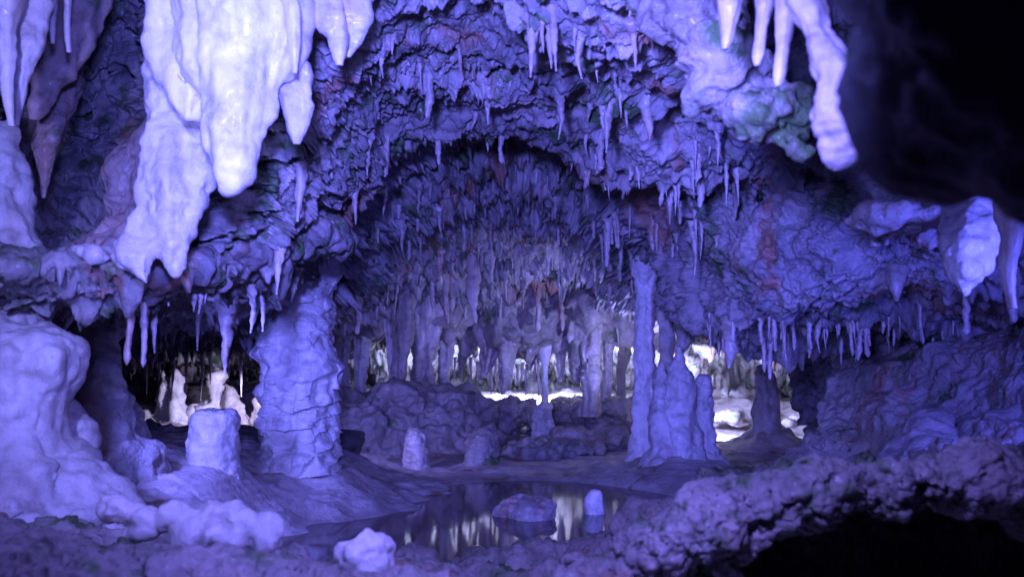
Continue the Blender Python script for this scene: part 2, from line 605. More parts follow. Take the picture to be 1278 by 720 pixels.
# coarse copy for finding where things hang
st = 5
Ps = P[::st, ::st]
fs = grid_faces(Ps.shape[0], Ps.shape[1])
BV = BVHTree.FromPolygons(Ps.reshape(-1, 3).tolist(), fs.tolist())
cam_loc = Vector((0, 0, CAMZ))


def hit(px, py, tree=BV):
    d = Vector(at(px, py, 1.0)) - cam_loc
    d.normalize()
    loc, nor, idx, dd = tree.ray_cast(cam_loc, d)
    return loc


def up_hit(p, tree=BV):
    loc, nor, idx, dd = tree.ray_cast(Vector(p), Vector((0, 0, 1)))
    return loc


# ------------------------------------------------------------------ cave floor
ys = np.concatenate([np.linspace(0.3, 2.5, 60), np.linspace(2.52, 8.5, 560), np.linspace(8.52, 17.5, 300)])
us = np.linspace(-1, 1, 900)
Yg = ys[:, None] * np.ones((1, 900))
half = 2.2 + ys * .62
Xg = us[None, :] * half[:, None]


def floor_h(x, y):
    h = np.interp(y, [0, 2.4, 3.2, 6.8, 8, 9.3, 10.0, 10.8, 14, 17.5], [-.1, -.1, -.05, .02, .05, .10, .16, .42, .49, .52])
    xe = np.interp(y, [3, 4, 4.7, 5.6, 6.3, 7.5, 10], [-.75, -.78, -.66, -.52, -.42, -.85, -1.2])
    xy = np.stack([x, y, 0 * x], -1)
    xe = xe + .30 * pn(xy, 1.6, 3.3) + .12 * pn(xy, 4.5, 1.1)
    rise = np.interp(y, [2, 3, 5.6, 6.6, 8, 12], [.26, .28, .32, .22, .10, .05])
    h = h + rise * sstep(-0.05, .85, xe - x) + .12 * sstep(.8, 2.0, xe - x)
    pool = sstep(1.0, .86, np.sqrt(((x - .12) / 1.02) ** 2 + ((y - 4.9) / 2.0) ** 2)) * sstep(-.1, .12, x - xe)
    h = h - .10 * pool
    h = h + .17 * np.exp(-((x - 1.15) / .42) ** 2 - ((y - 6.9) / .6) ** 2)
    xr = np.interp(y, [3, 6, 7, 9, 11], [.9, 1.25, 1.5, 3.2, 6])
    h = h + .30 * sstep(0, .9, x - xr)
    h = h + .09 * np.exp(-((x - 2.25) / .5) ** 2 - ((y - 8.5) / .5) ** 2)
    return h


Z = floor_h(Xg, Yg)
P = np.stack([Xg, Yg, Z], -1)
p2 = P * np.array([1, 1, 0])
land = sstep(-.01, .05, Z)
Z = Z + land * (.025 * fbm(p2, 2.2, 3, 3) + .014 * fbm(p2, np.array([5., 9., 1.]), 4, 8))
# thin terrace rims
t = Z / .035 + .5 * pn(p2, 1.5, 4)
Z = Z + land * .010 * (sstep(.75, 1.0, t - np.floor(t)) - .5)
Z = Z + land * .012 * (np.clip(ridge(p2, np.array([4., 7., 1.]), 3, 9) - .5, 0, 1)) * (.4 + sstep(7, 9, Yg))
Z = Z + sstep(9.2, 10.5, Yg) * .05 * fbm(p2, 3, 4, 2)
P = np.stack([Xg, Yg, Z], -1)
add('cave_floor', P, grid_faces(len(ys), 900), M_floor, kind='structure')

Vw = np.array([[-1.25, 2.3, 0], [1.75, 2.3, 0], [1.75, 7.3, 0], [-1.25, 7.3, 0]])
add('pool_water', Vw, np.array([[0, 1, 2, 3]]), mw, kind='structure')


def gz(px, Y, dz=0):
    """ground point below image column px at depth Y"""
    x = (px - 639) / F * Y / CP
    return float(floor_h(np.array(x), np.array(float(Y))))


# ------------------------------------------------------------------ stalactite prototypes (unit radius, unit length, hanging down)
def proto_mesh(kind, k):
    n = 26
    t = np.linspace(0, 1, n)
    if kind == 'cone':
        r = .10 + .90 * (1 - t) ** random.uniform(.8, 1.25)
        r = r + .75 * np.exp(-t * 14)
    elif kind == 'straw':
        r = .72 + .35 * (1 - t) + .1 * np.sin(t * 13 + k)
        r = r + 1.1 * np.exp(-t * 22)
    else:
        r = .25 + .75 * (1 - t ** 2.2) + .12 * np.sin(t * 11 + k)
        r = r + .9 * np.exp(-t * 16)
    r[-1] = .18
    r[-2] *= .75
    seg = 14
    th = np.linspace(0, 2 * math.pi, seg, endpoint=False)
    cx = .5 * np.interp(t, [0, .3, .6, 1], [0, random.uniform(-.4, .4), random.uniform(-.8, .8), random.uniform(-1, 1)])
    cy = .5 * np.interp(t, [0, .5, 1], [0, random.uniform(-.5, .5), random.uniform(-1, 1)])
    P = np.zeros((n, seg, 3))
    q = np.stack([np.cos(th)[None] * .9 + 0 * t[:, None], np.sin(th)[None] * .9 + 0 * t[:, None], t[:, None] * 7 + 0 * th[None]], -1)
    w = 1 + .38 * fbm(q, 1.0, 3, k * 2.7) + .10 * np.sin(t * 40 + k)[:, None]
    P[..., 0] = cx[:, None] + np.cos(th) * r[:, None] * w
    P[..., 1] = cy[:, None] + np.sin(th) * r[:, None] * w
    P[..., 2] = -t[:, None]
    V = P.reshape(-1, 3)
    Q = grid_faces(n, seg, True)
    V = np.vstack([V, [[cx[-1], cy[-1], -1.008]]])
    ring = np.arange(seg) + (n - 1) * seg
    nx = np.roll(ring, -1)
    Q = np.vstack([Q, np.stack([ring[::2], nx[::2], nx[1::2], np.full(seg // 2, len(V) - 1)], -1)])
    me = mesh_np('stalactite', V, Q)
    me.materials.append(M_drip)
    return me


PROTO = {k: [proto_mesh(k, i) for i in range(7)] for k in ('cone', 'straw', 'club')}
NSTAL = [0]


def hang(p, length, rad, kind, label, group, name='stalactite'):
    o = bpy.data.objects.new(name, random.choice(PROTO[kind]))
    COL.objects.link(o)
    o.location = p
    o.scale = (rad, rad * random.uniform(.8, 1.1), length)
    o.rotation_euler = (random.uniform(-.05, .05), random.uniform(-.05, .05), random.uniform(0, 6.28))
    tag(o, label, 'stalactite', group)
    NSTAL[0] += 1
    return o


def hang_px(px, py0, py1, hw, kind, label, group=None, Y=None, name='stalactite'):
    """hang a stalactite whose root shows at (px,py0) and tip at (px,py1)"""
    if Y is None:
        h = hit(px, py0)
        Y = h.y if h else 5
    a = at(px, py0, Y)
    b = at(px, py1, Y)
    r = hw * Y / F
    L = a[2] - b[2]
    return hang((a[0], a[1] + r, a[2] + .12 * L + .01), L * 1.12 + .01, r, kind, label, group, name)


# --- main hand-placed stalactites
S = [
    (536, 92, 146, 6, 'straw', 'long pale stalactite hanging by itself at upper centre above the vault lip'),
    (573, 60, 98, 4, 'cone', 'small tapered stalactite left of the forked upper stalactites'),
    (592, 135, 160, 7, 'cone', 'stubby pale stalactite on the upper vault lip left of centre'),
    (698, 118, 172, 7, 'cone', 'tapering stalactite hanging from the upper lip right of centre'),
    (812, 118, 172, 16, 'cone', 'broad pale cone stalactite under the curled ledge at upper right of the vault'),
    (786, 0, 18, 5, 'cone', 'short stalactite at the top edge beside the dark alcove'),
    (666, 30, 95, 10, 'cone', 'larger slanting fang stalactite at upper centre, left of a pair'),
    (690, 20, 88, 8, 'cone', 'pale fang stalactite at upper centre, right of a pair'),
    (722, 190, 0, 0, '', ''),
    (370, 200, 275, 13, 'cone', 'triangular fang stalactite right below the big white flowstone'),
    (457, 180, 222, 5, 'cone', 'thin stalactite on the left shoulder of the vault face'),
    (462, 270, 302, 6, 'cone', 'short pointed stalactite at the left foot of the vault arch'),
    (838, 235, 278, 7, 'cone', 'curved pale stalactite on the right shoulder of the vault'),
    (917, 225, 273, 4, 'straw', 'slender stalactite beside the dark crevice on the right'),
    (896, 165, 205, 6, 'cone', 'pointed stalactite above the dark crevice'),
    (590, 316, 402, 9, 'club', 'thick brown dagger stalactite hanging deep in the middle of the vault'),
    (613, 300, 352, 3, 'straw', 'thin brownish stalactite right of the thick dagger stalactite'),
    (547, 318, 348, 5, 'club', 'blunt finger stalactite left of the thick dagger stalactite'),
    (565, 345, 388, 6, 'club', 'club-shaped stalactite with rounded bulge left of the dagger stalactite'),
    (672, 360, 413, 4, 'straw', 'pale candle stalactite first from left in the inner row'),
    (700, 355, 413, 5, 'straw', 'pale candle stalactite second from left in the inner row'),
    (714, 365, 428, 5, 'straw', 'ribbed candle stalactite third from left in the inner row'),
    (725, 372, 435, 6, 'club', 'thick pale candle stalactite in the middle of the inner row'),
    (741, 375, 421, 6, 'cone', 'slanting pointed stalactite right in the inner row'),
    (769, 385, 430, 5, 'cone', 'last pointed stalactite of the inner row before the tall column'),
    (763, 318, 378, 3, 'straw', 'very thin long straw hanging above the inner row'),
    (915, 405, 459, 12, 'club', 'dark blunt stalactite hanging in front of the lit opening on the right'),
    (246, 385, 437, 5, 'cone', 'thin dark stalactite hanging over the left opening'),
    (278, 385, 464, 13, 'cone', 'long pointed stalactite hanging over the left opening'),
    (313, 355, 415, 9, 'cone', 'fang stalactite just left of the scaly column'),
    (328, 348, 413, 9, 'cone', 'fang stalactite touching the top of the scaly column'),
    (164, 360, 455, 5, 'straw', 'wet glossy stalactite in the left opening'),
    (178, 365, 458, 5, 'straw', 'second wet glossy stalactite nearer the left opening middle'),
    (188, 370, 440, 7, 'cone', 'lumpy stalactite at the left edge of the opening'),
    (1147, 375, 430, 3, 'straw', 'soda straw reaching from the low ceiling to the right bank'),
    (1208, 370, 418, 5, 'straw', 'thicker straw joining the large white fang and the right bank'),
    (1268, 340, 402, 7, 'straw', 'thin column at the right edge standing on the right bank'),
    (990, 398, 438, 3, 'straw', 'bright straw above the right edge of the lit opening'),
    (1010, 400, 438, 4, 'straw', 'straw just right of the lit opening'),
    (1024, 403, 440, 5, 'cone', 'stout dripping straw right of the lit opening'),
    (1052, 410, 455, 3, 'straw', 'long bent straw above the bank corner'),
    (1063, 400, 444, 3, 'straw', 'straw hanging above the bank corner, beside the long bent straw'),
    (1075, 405, 450, 4, 'straw', 'last long straw before the right bank'),
]
for s_ in S:
    if s_[3]:
        hang_px(*s_)

# --- random fringes by zone (polygon-ish boxes), placed by looking at the ceiling
ZONES = [
    # x0,x1,y0,y1,count,len range m,radius range m,kinds,label,group
    (420, 900, 165, 235, 36, (.05, .13), (.010, .018), ('straw', 'cone'), 'short drip stalactite in the dark recess of the vault', 'short stalactites in the vault recess'),
    (430, 560, 230, 300, 22, (.06, .16), (.012, .022), ('cone', 'cone', 'straw'), 'small stalactite along the left shoulder of the arch', 'small stalactites on the arch left shoulder'),
    (560, 820, 235, 320, 50, (.06, .2), (.010, .018), ('straw', 'straw', 'cone'), 'thin straw stalactite in the crowded inner vault', 'thin stalactites of the inner vault'),
    (820, 925, 185, 300, 16, (.08, .2), (.009, .018), ('straw', 'cone'), 'slim stalactite on the right shoulder of the arch', 'slim stalactites on the arch right shoulder'),
    (420, 820, 20, 150, 22, (.05, .13), (.010, .020), ('cone',), 'small spike stalactite on the front face of the vault', 'spikes on the vault front face'),
    (210, 420, 290, 350, 16, (.06, .15), (.014, .026), ('cone', 'cone', 'club'), 'pointed stalactite under the left lip of the ceiling', 'stalactites under the left lip'),
    (880, 1200, 385, 422, 52, (.03, .16), (.006, .012), ('straw', 'straw', 'cone'), 'soda straw hanging from the low ceiling on the right', 'soda straws of the low right ceiling'),
    (410, 820, 330, 400, 42, (.10, .34), (.014, .026), ('straw', 'cone'), 'thin stalactite at the back above the curtain row', 'thin stalactites above the curtain row'),
]
for x0, x1, y0, y1, n, lr, rr, kinds, lab, grp in ZONES:
    k = 0
    tries = 0
    while k < n and tries < n * 20:
        tries += 1
        px, py = random.uniform(x0, x1), random.uniform(y0, y1)
        h = hit(px, py)
        if not h:
            continue
        # prefer the lowest rock nearby
        best = h
        for _ in range(4):
            h2 = hit(px + random.uniform(-7, 7), py + random.uniform(-3, 9))
            if h2 and h2.z < best.z and abs(h2.y - best.y) < .4:
                best = h2
        L = min(random.uniform(*lr) * random.lognormvariate(-.15, .35), lr[1] * 1.3)
        rad = random.uniform(*rr) * (0.7 + .5 * L / lr[1])
        kd = random.choice(kinds)
        hang((best.x, best.y + .01, best.z + .03 + .1 * L), L + .04, rad, kd, lab, grp)
        k += 1

# ------------------------------------------------------------------ large hanging flowstones, upper left
REC_WHITE = [('fbm', 5, .030), ('flute', 9, .020), ('flute', 22, .014), ('bump', 22, .012)]
parts = []
for pts in (
    [(300, -160, 2.75, 110, .7), (300, -40, 2.72, 92, .7), (300, 40, 2.7, 76, .65), (296, 110, 2.68, 56, .6), (291, 170, 2.66, 37, .6), (287, 210, 2.65, 25, .6), (286, 236, 2.65, 9, .7)],
    [(345, -60, 2.72, 40, .6), (352, 60, 2.7, 26, .6), (350, 100, 2.7, 11, .8)],
    [(222, -80, 2.78, 42, .6), (218, 60, 2.76, 26, .6), (232, 120, 2.74, 22, .6), (236, 150, 2.74, 12, .8)],
):
    V, Q, _ = ell(pts, 48, 80, lob=.12, off=len(parts))
    parts.append((V, Q))
V, Q = fuse(parts, .010, REC_WHITE, 1)
add('flowstone', V, Q, M_white, 'huge blown-out white flowstone hanging from the top left, ending in a rounded tip', 'flowstone')

parts = []
for pts in (
    [(215, 0, 3.0, 24), (212, 100, 2.95, 30, .8), (208, 180, 2.92, 34, .8), (210, 240, 2.9, 40, .8), (212, 290, 2.88, 24, .9), (216, 330, 2.88, 12), (217, 348, 2.88, 4)],
    [(250, 150, 2.96, 16), (250, 200, 2.93, 24), (240, 250, 2.9, 20), (226, 285, 2.9, 8)],
    [(190, 255, 2.92, 14), (180, 290, 2.88, 26, .8), (172, 315, 2.86, 24, .8), (178, 340, 2.85, 12), (183, 357, 2.85, 4)],
    [(160, 296, 2.9, 20), (155, 318, 2.88, 18), (150, 335, 2.88, 5)],
    [(120, 312, 2.98, 26, .8), (130, 322, 2.95, 22, .8), (134, 330, 2.95, 6)],
):
    V, Q, _ = ell(pts, 40, 60, lob=.15, off=len(parts) + 3)
    parts.append((V, Q))
V, Q = fuse(parts, .009, [('fbm', 6, .025), ('flute', 14, .020), ('fbm', 30, .005)], 2)
add('flowstone', V, Q, M_pale, 'lower pale blue flowstone drapery with toothed lower rim, left of the huge white one', 'flowstone')

# folded banded curtain between cavity and the pale drapery
rows = []
for (py, xa, xb, Ya, Yb) in [(60, 205, 235, 3.3, 3.1), (130, 165, 215, 3.5, 3.05), (190, 120, 200, 3.6, 3.0), (240, 112, 195, 3.55, 2.97),
                             (280, 95, 190, 3.4, 2.95), (310, 60, 180, 3.2, 2.93), (335, 40, 175, 3.08, 2.92)]:
    rows.append([at(xa + (xb - xa) * f, py, Ya + (Yb - Ya) * f + .09 * math.sin(f * 9 + py * .02)) for f in np.linspace(0, 1, 9)])
Cc = np.array(rows)
G = np.einsum('va,abk,ub->vuk', catmull(len(rows), 200), Cc, catmull(9, 160))
G[..., 1] += .16
n = grid_normals(G)
n *= np.sign((n[..., 1] * -1).mean())
G1 = displace(G, n, [('fbm', 4, .05), ('flute', 10, .03), ('fbm', 25, .008)], 4)
G2 = G - n * .05
V, Q = join([(G1.reshape(-1, 3), grid_faces(200, 160)), (G2.reshape(-1, 3), grid_faces(200, 160))])
add('flowstone_curtain', V, Q, M_pink, 'folded pinkish brown banded curtain beside the dark cavity at upper left', 'rock curtain')

# drooping tongue draperies at far upper left
for pts, lab, m in (
    ([(38, -60, 2.9, 34, .5), (36, 30, 2.85, 22, .6), (28, 90, 2.85, 12), (22, 130, 2.85, 8), (20, 157, 2.85, 3)], 'pale tapering stalactite at the left edge of the top', M_drip),
    ([(8, -60, 2.75, 26), (6, 40, 2.75, 16), (8, 110, 2.75, 8), (14, 158, 2.75, 3)], 'long stalactite cut by the left edge of the picture at the top', M_drip),
    ([(95, -120, 3.5, 60, .6), (92, 0, 3.45, 46, .6), (75, 60, 3.4, 38, .6), (58, 100, 3.38, 22, .7), (48, 130, 3.36, 14), (42, 150, 3.36, 5)], 'broad banded tongue of rock drooping at upper left', M_pink),
    ([(84, -20, 3.75, 34), (74, 90, 3.7, 30), (62, 165, 3.6, 18), (56, 205, 3.6, 10), (54, 248, 3.6, 3)], 'mossy green tapering stalactite in front of the dark cavity', M_moss),
    ([(68, -30, 3.0, 7), (66, 30, 3.0, 4), (66, 55, 3.0, 2)], 'tiny thin stalactite in front of the banded tongue', M_drip),
    ([(86, -30, 3.0, 8), (84, 30, 3.0, 4), (86, 66, 3.0, 3)], 'second thin stalactite in front of the banded tongue, longer', M_drip),
    ([(352, -30, 2.6, 16), (366, 20, 2.6, 9), (368, 60, 2.6, 6), (368, 92, 2.6, 3)], 'narrow pale stalactite on the right rim of the huge white flowstone', M_white),
    ([(335, -20, 2.72, 30), (352, 60, 2.74, 30, .7), (364, 105, 2.76, 26, .7), (372, 135, 2.78, 18, .7), (370, 165, 2.78, 10), (370, 180, 2.78, 4)], 'hooked lilac flowstone lobe over a small dark hole', M_pale),
    ([(400, -50, 2.8, 30), (408, 10, 2.78, 22, .7), (420, 50, 2.78, 14, .7), (424, 82, 2.78, 4)], 'pinkish flowstone tooth at the top, left one', M_white),
    ([(440, -50, 2.85, 34), (442, 10, 2.84, 26, .7), (440, 50, 2.84, 14, .7), (434, 72, 2.84, 4)], 'pinkish flowstone tooth at the top, right one', M_white),
):
    V, Q, _ = ell(pts, 36, 80, [('fbm', 8, .02), ('flute', 16, .012), ('fbm', 34, .004)], off=pts[0][0] * .1, lob=.15)
    add('stalactite' if 'stalactite' in lab else 'flowstone', V, Q, m, lab, 'stalactite' if 'stalactite' in lab else 'flowstone')

# crusty overhanging lip sweeping from the far left up towards the centre
parts = []
for i, (px, py, Y, rx, rz) in enumerate([(28, 330, 3.10, .10, .045), (62, 338, 3.05, .11, .04), (100, 338, 3.05, .11, .04), (140, 334, 3.06, .11, .035), (180, 340, 3.10, .12, .035),
                                         (222, 338, 3.2, .12, .04), (262, 330, 3.35, .13, .045), (302, 318, 3.6, .14, .05), (340, 306, 3.85, .15, .055), (380, 290, 4.1, .15, .05)]):
    parts.append(blob((px, py, Y + .12), (rx, .24, rz), 44, 30, [('fbm', 5, .05)], i))
V, Q = fuse(parts, .010, [('fbm', 4, .05), ('petal', 9, .03), ('ridge', 12, .018), ('bump', 26, .008), ('fbm', 34, .006)], 8, smooth=2)
V[:, 2] -= .16 * np.clip(pn(V * np.array([1, 1, .3]), 9, 3) - .12, 0, 1) ** 1.2 * sstep(.4, -.2, (V[:, 2] - V[:, 2].mean()) * 10)
add('rock_lip', V, Q, M_ceil, 'crusty overhanging rock lip sweeping from the left edge below the white flowstone toward the vault', 'rock ledge')

# ------------------------------------------------------------------ left flowstone mass
parts = []
for pts in (
    [(0, 150, 3.4, 20), (4, 260, 3.35, 30), (2, 340, 3.3, 38), (10, 400, 3.25, 40), (18, 450, 3.2, 50)],
    [(20, 400, 3.12, 30), (34, 424, 3.05, 52), (40, 455, 3.02, 56), (34, 500, 3.05, 46), (30, 550, 3.05, 48), (32, 600, 3.05, 66), (36, 660, 3.0, 120), (36, 720, 3.0, 150)],
    [(62, 425, 3.2, 10), (70, 450, 3.16, 24), (66, 490, 3.14, 22), (64, 540, 3.12, 22), (74, 590, 3.05, 44), (84, 640, 3.0, 80)],
    [(0, 430, 3.0, 20), (4, 480, 2.95, 34), (0, 540, 2.95, 34), (0, 600, 2.9, 52), (0, 680, 2.9, 90)],
    [(-60, 380, 3.1, 50), (-60, 500, 3.1, 70), (-60, 700, 3.1, 120)],
    [(84, 500, 3.3, 8), (88, 545, 3.25, 24), (92, 590, 3.2, 38), (98, 640, 3.15, 60)],
):
    V, Q, _ = ell(pts, 50, 80, lob=.12, off=len(parts) + 5)
    parts.append((V, Q))
V, Q = fuse(parts, .012, [('fbm', 3.5, .05), ('flute', 12, .022), ('bump', 14, .012), ('fbm', 28, .006)], 3, smooth=2)
add('flowstone_column', V, Q, M_pale, 'massive smooth bulging flowstone column at the left edge', 'column')

# sloping wall pieces behind it, framing the left opening
parts = []
for pts in (
    [(100, 360, 4.6, 70, .6), (90, 430, 4.5, 52, .6), (90, 500, 4.4, 60, .6), (110, 560, 4.4, 80, .7), (110, 620, 4.4, 100)],
    [(140, 350, 4.6, 34), (140, 430, 4.6, 12), (142, 480, 4.6, 15), (146, 530, 4.6, 24), (150, 600, 4.5, 50)],
):
    V, Q, _ = ell(pts, 50, 80, lob=.25, off=len(parts) + 8)
    parts.append((V, Q))
V, Q = fuse(parts, .016, [('fbm', 4, .07), ('scale', 9, .03), ('fbm', 20, .012)], 5)
add('rock_pillar', V, Q, M_wall, 'lumpy dark blue rock pillar on the left side of the left opening', 'pillar')

# ------------------------------------------------------------------ stump, scaly column and others
V, Q, _ = ell([(267, 511, 4.75, 14), (267, 514, 4.75, 24), (267, 525, 4.75, 29), (267, 550, 4.75, 30), (267, 580, 4.75, 31), (267, 598, 4.75, 34), (267, 620, 4.75, 42)],
              72, 90, [('fbm', 9, .014), ('bump', 30, .008), ('fbm', 40, .004)], 2, lob=.06)
add('stalagmite', V, Q, M_pale, 'short flat-topped stump stalagmite in front of the left opening', 'stalagmite')

V, Q, _ = ell([(384, 270, 5.5, 46), (382, 345, 5.5, 29), (379, 375, 5.5, 29), (373, 400, 5.5, 32), (374, 440, 5.5, 34), (374, 490, 5.5, 36), (372, 530, 5.5, 38), (371, 560, 5.5, 40), (370, 590, 5.5, 50)],
              170, 260, [('fbm', 3, .04), ('fbm', 7, .045, 2), ('petal', 4.4, .030), ('bump', 10, .016), ('petal', 9, .012), ('scale', 13, .018), ('bump', 24, .008), ('fbm', 30, .005)], 3, lob=.10)
add('scaly_column', V, Q, M_pale, 'thick column covered in overlapping scales, left of centre', 'column')

# tall slim column and neighbours
V, Q, _ = ell([(809, 262, 7.2, 34), (808, 325, 7.2, 22), (806, 350, 7.2, 12), (805, 375, 7.2, 9), (804, 400, 7.2, 11), (803, 440, 7.2, 12), (804, 480, 7.2, 12), (806, 520, 7.2, 14), (808, 570, 7.2, 22), (808, 595, 7.2, 34)],
              72, 260, [('fbm', 5, .02), ('bump', 16, .030), ('fbm', 30, .006)], 4, lob=.15)
add('tall_column', V, Q, M_white, 'tall slim pale column reaching the ceiling right of centre', 'column')
V, Q, _ = ell([(828, 330, 7.9, 26), (828, 380, 7.9, 12), (832, 420, 7.9, 10), (832, 470, 7.9, 12), (832, 560, 7.9, 26)],
              60, 200, [('fbm', 5, .03), ('flute', 12, .02), ('bump', 16, .02)], 5, lob=.2)
add('column', V, Q, M_drip, 'brownish column directly behind the tall slim column', 'column')
V, Q, _ = ell([(852, 370, 7.0, 12), (852, 400, 7.0, 9), (852, 425, 7.0, 8), (850, 442, 7.0, 3)], 40, 80, [('fbm', 9, .02), ('bump', 20, .012)], 6, lob=.15)
add('stalactite', V, Q, M_drip, 'stubby stalactite pointing at the tip of the big stalagmite', 'stalactite')
parts = []
for pts in (
    [(848, 434, 6.8, 1.5), (847, 450, 6.8, 6), (848, 475, 6.8, 12), (848, 505, 6.8, 17), (848, 545, 6.8, 22), (846, 580, 6.8, 32), (845, 605, 6.8, 56)],
    [(826, 454, 6.85, 1.5), (825, 474, 6.85, 7), (825, 510, 6.8, 10), (825, 560, 6.75, 16), (823, 600, 6.75, 30)],
):
    V, Q, _ = ell(pts, 60, 110, lob=.12, off=len(parts) + 11)
    parts.append((V, Q))
V, Q = fuse(parts, .011, [('fbm', 5, .03), ('bump', 9, .065), ('bump', 22, .025), ('fbm', 30, .006)], 6, smooth=2)
add('stalagmite', V, Q, M_pale, 'big knobbly fir-shaped stalagmite with two peaks right of centre', 'stalagmite')
V, Q, _ = ell([(879, 467, 6.9, 3), (879, 475, 6.9, 8), (879, 500, 6.9, 10), (879, 540, 6.9, 13), (880, 575, 6.9, 20), (880, 600, 6.9, 50)],
              60, 120, [('fbm', 5, .02), ('bump', 11, .055), ('bump', 26, .015), ('fbm', 30, .006)], 7, lob=.1)
add('stalagmite', V, Q, M_pale, 'knobbly stalagmite shorter and narrower, leaning on the big fir-shaped one', 'stalagmite')
V, Q, _ = ell([(953, 455, 8.5, 4), (953, 460, 8.5, 8), (955, 480, 8.5, 13), (956, 505, 8.5, 15), (957, 530, 8.5, 17), (960, 545, 8.5, 34), (962, 560, 8.5, 70)],
              60, 140, [('fbm', 6, .02), ('bump', 14, .03), ('scale', 16, .02)], 8, lob=.1)
add('stalagmite', V, Q, M_drip, 'lone stalagmite standing in the bright opening on the right', 'stalagmite')
V, Q, _ = ell([(517, 534, 7.4, 4), (517, 538, 7.4, 10), (518, 550, 7.4, 13), (519, 568, 7.4, 14), (520, 585, 7.4, 17), (520, 602, 7.4, 26)],
              60, 100, [('fbm', 6, .02), ('bump', 22, .018), ('fbm', 30, .008)], 9, lob=.1)
add('stalagmite', V, Q, M_drip, 'short post-like stalagmite on the floor left of centre', 'stalagmite')
V, Q, _ = ell([(610, 531, 7.6, 6), (606, 535, 7.6, 13), (602, 550, 7.6, 20), (602, 572, 7.6, 20), (602, 592, 7.6, 26)],
              60, 100, [('fbm', 5, .035), ('bump', 16, .02), ('fbm', 30, .008)], 10, lob=.15)
add('stalagmite', V, Q, M_wall, 'squat slanting stalagmite block in the centre of the floor', 'stalagmite')
V, Q, _ = ell([(678, 505, 9.0, 8), (678, 508, 9.0, 12), (676, 525, 9.0, 11), (679, 545, 9.0, 15), (680, 560, 9, 22)],
              60, 100, [('fbm', 6, .03), ('bump', 16, .04), ('fbm', 30, .008)], 11, lob=.15)
add('stalagmite', V, Q, M_pale, 'small knobbly pedestal stalagmite under the thin bright column', 'stalagmite')
V, Q, _ = ell([(680, 400, 9.8, 16), (680, 440, 9.8, 8), (680, 458, 9.8, 4), (680, 480, 9.8, 4), (680, 500, 9.6, 5), (680, 512, 9.6, 8)], 30, 80, [('fbm', 9, .01)], 12)
add('column', V, Q, M_white, 'thin bright column joining the curtain to the pedestal stalagmite', 'column')

# pool stones
V, Q = blob((656, 645, 5.1), (.14, .12, .085), 90, 60, [('fbm', 5, .07), ('bump', 14, .03), ('fbm', 30, .006)], 3)
add('boulder', V, Q, M_wall, 'rough low boulder lying in the pool', 'boulder')
V, Q, _ = ell([(744, 611, 5.2, 5), (744, 614, 5.2, 8), (742, 626, 5.2, 12), (743, 645, 5.2, 14), (744, 660, 5.2, 20)], 60, 70, [('fbm', 9, .018), ('bump', 26, .010)], 4)
add('stalagmite', V, Q, M_pale, 'small smooth dome stalagmite standing in the pool', 'stalagmite')

# slab rock in mid floor
parts = [blob((690, 560, 8.4), (.42, .30, .06), 70, 40, [('fbm', 4, .09), ('fbm', 12, .03)], 1),
         blob((735, 548, 8.8), (.40, .28, .08), 70, 40, [('fbm', 4, .10), ('fbm', 12, .03)], 2),
         blob((668, 566, 8.2), (.26, .2, .07), 60, 36, [('fbm', 4, .09), ('fbm', 12, .03)], 3)]
V, Q = fuse(parts, .014, [('fbm', 8, .04), ('ridge', 14, .025), ('bump', 20, .015)], 5, smooth=1)
add('rock_slab', V, Q, M_wall, 'broken flat rock slab in the middle of the cave floor', 'rock slab')

# ------------------------------------------------------------------ middle-left lumpy bank (popcorn wall behind the post stalagmite)
parts = []
for pts in (
    [(440, 500, 8.6, 30), (440, 530, 8.5, 46), (440, 575, 8.4, 60), (440, 610, 8.4, 80)],
    [(500, 486, 8.9, 30), (500, 510, 8.8, 44), (500, 550, 8.6, 52), (500, 600, 8.5, 60)],
    [(545, 488, 9.0, 30), (548, 505, 8.9, 40), (548, 540, 8.7, 46), (548, 590, 8.6, 56)],
    [(585, 492, 9.2, 18), (588, 505, 9.1, 30), (592, 530, 9.1, 24), (592, 572, 9.1, 34)],
):
    V, Q, _ = ell(pts, 50, 60, lob=.15, off=len(parts) + 20)
    parts.append((V, Q))
V, Q = fuse(parts, .018, [('fbm', 3, .09), ('bump', 6, .09), ('ridge', 8, .06), ('scale', 13, .05), ('bump', 24, .025)], 6, smooth=1)
add('rock_bank', V, Q, M_wall, 'knobbly popcorn rock bank left of centre behind the post stalagmite', 'rock bank')

# fringed shelf: flat top, dripping teeth, dark niche beneath
n1 = 260
t = np.linspace(0, 1, n1)
prof = [(.0, .00), (.5, .03), (.9, .03), (1.0, .0), (.96, -.05), (.80, -.13), (.55, -.14), (.2, -.13)]   # toward viewer, height
pr = resample([(a, b, 0) for a, b in prof], 90)


def shelf(px0, px1, Y, py, depth, teeth, name, label, m, off, thick=1.0):
    X = (np.interp(t, [0, 1], [px0, px1]) - 639) / F * Y
    zc = CAMZ - (py - 470) / F * Y
    G = np.zeros((90, n1, 3))
    fade = np.sin(np.clip(t, .0, 1) * math.pi) ** .35
    G[..., 0] = X[None]
    G[..., 1] = Y + depth - pr[:, 0:1] * depth * (.5 + .5 * fade)[None] - .12 * pn(np.stack([X, 0 * X, 0 * X + off], -1), 2.0)[None]
    tooth = np.clip(pn(np.stack([X, 0 * X, 0 * X], -1), 9.0, off) + .1, 0, 1) ** .8 * teeth
    low = sstep(-.01, -.12, pr[:, 1:2])
    G[..., 2] = zc + pr[:, 1:2] * thick - low * tooth[None]
    nn = grid_normals(G)
    nn *= np.sign((nn[..., 2][:20]).mean())
    G = displace(G, nn, [('fbm', 5, .05), ('bump', 14, .03), ('fbm', 22, .012)], off)
    return add(name, G, grid_faces(90, n1), m, label, 'rock shelf')


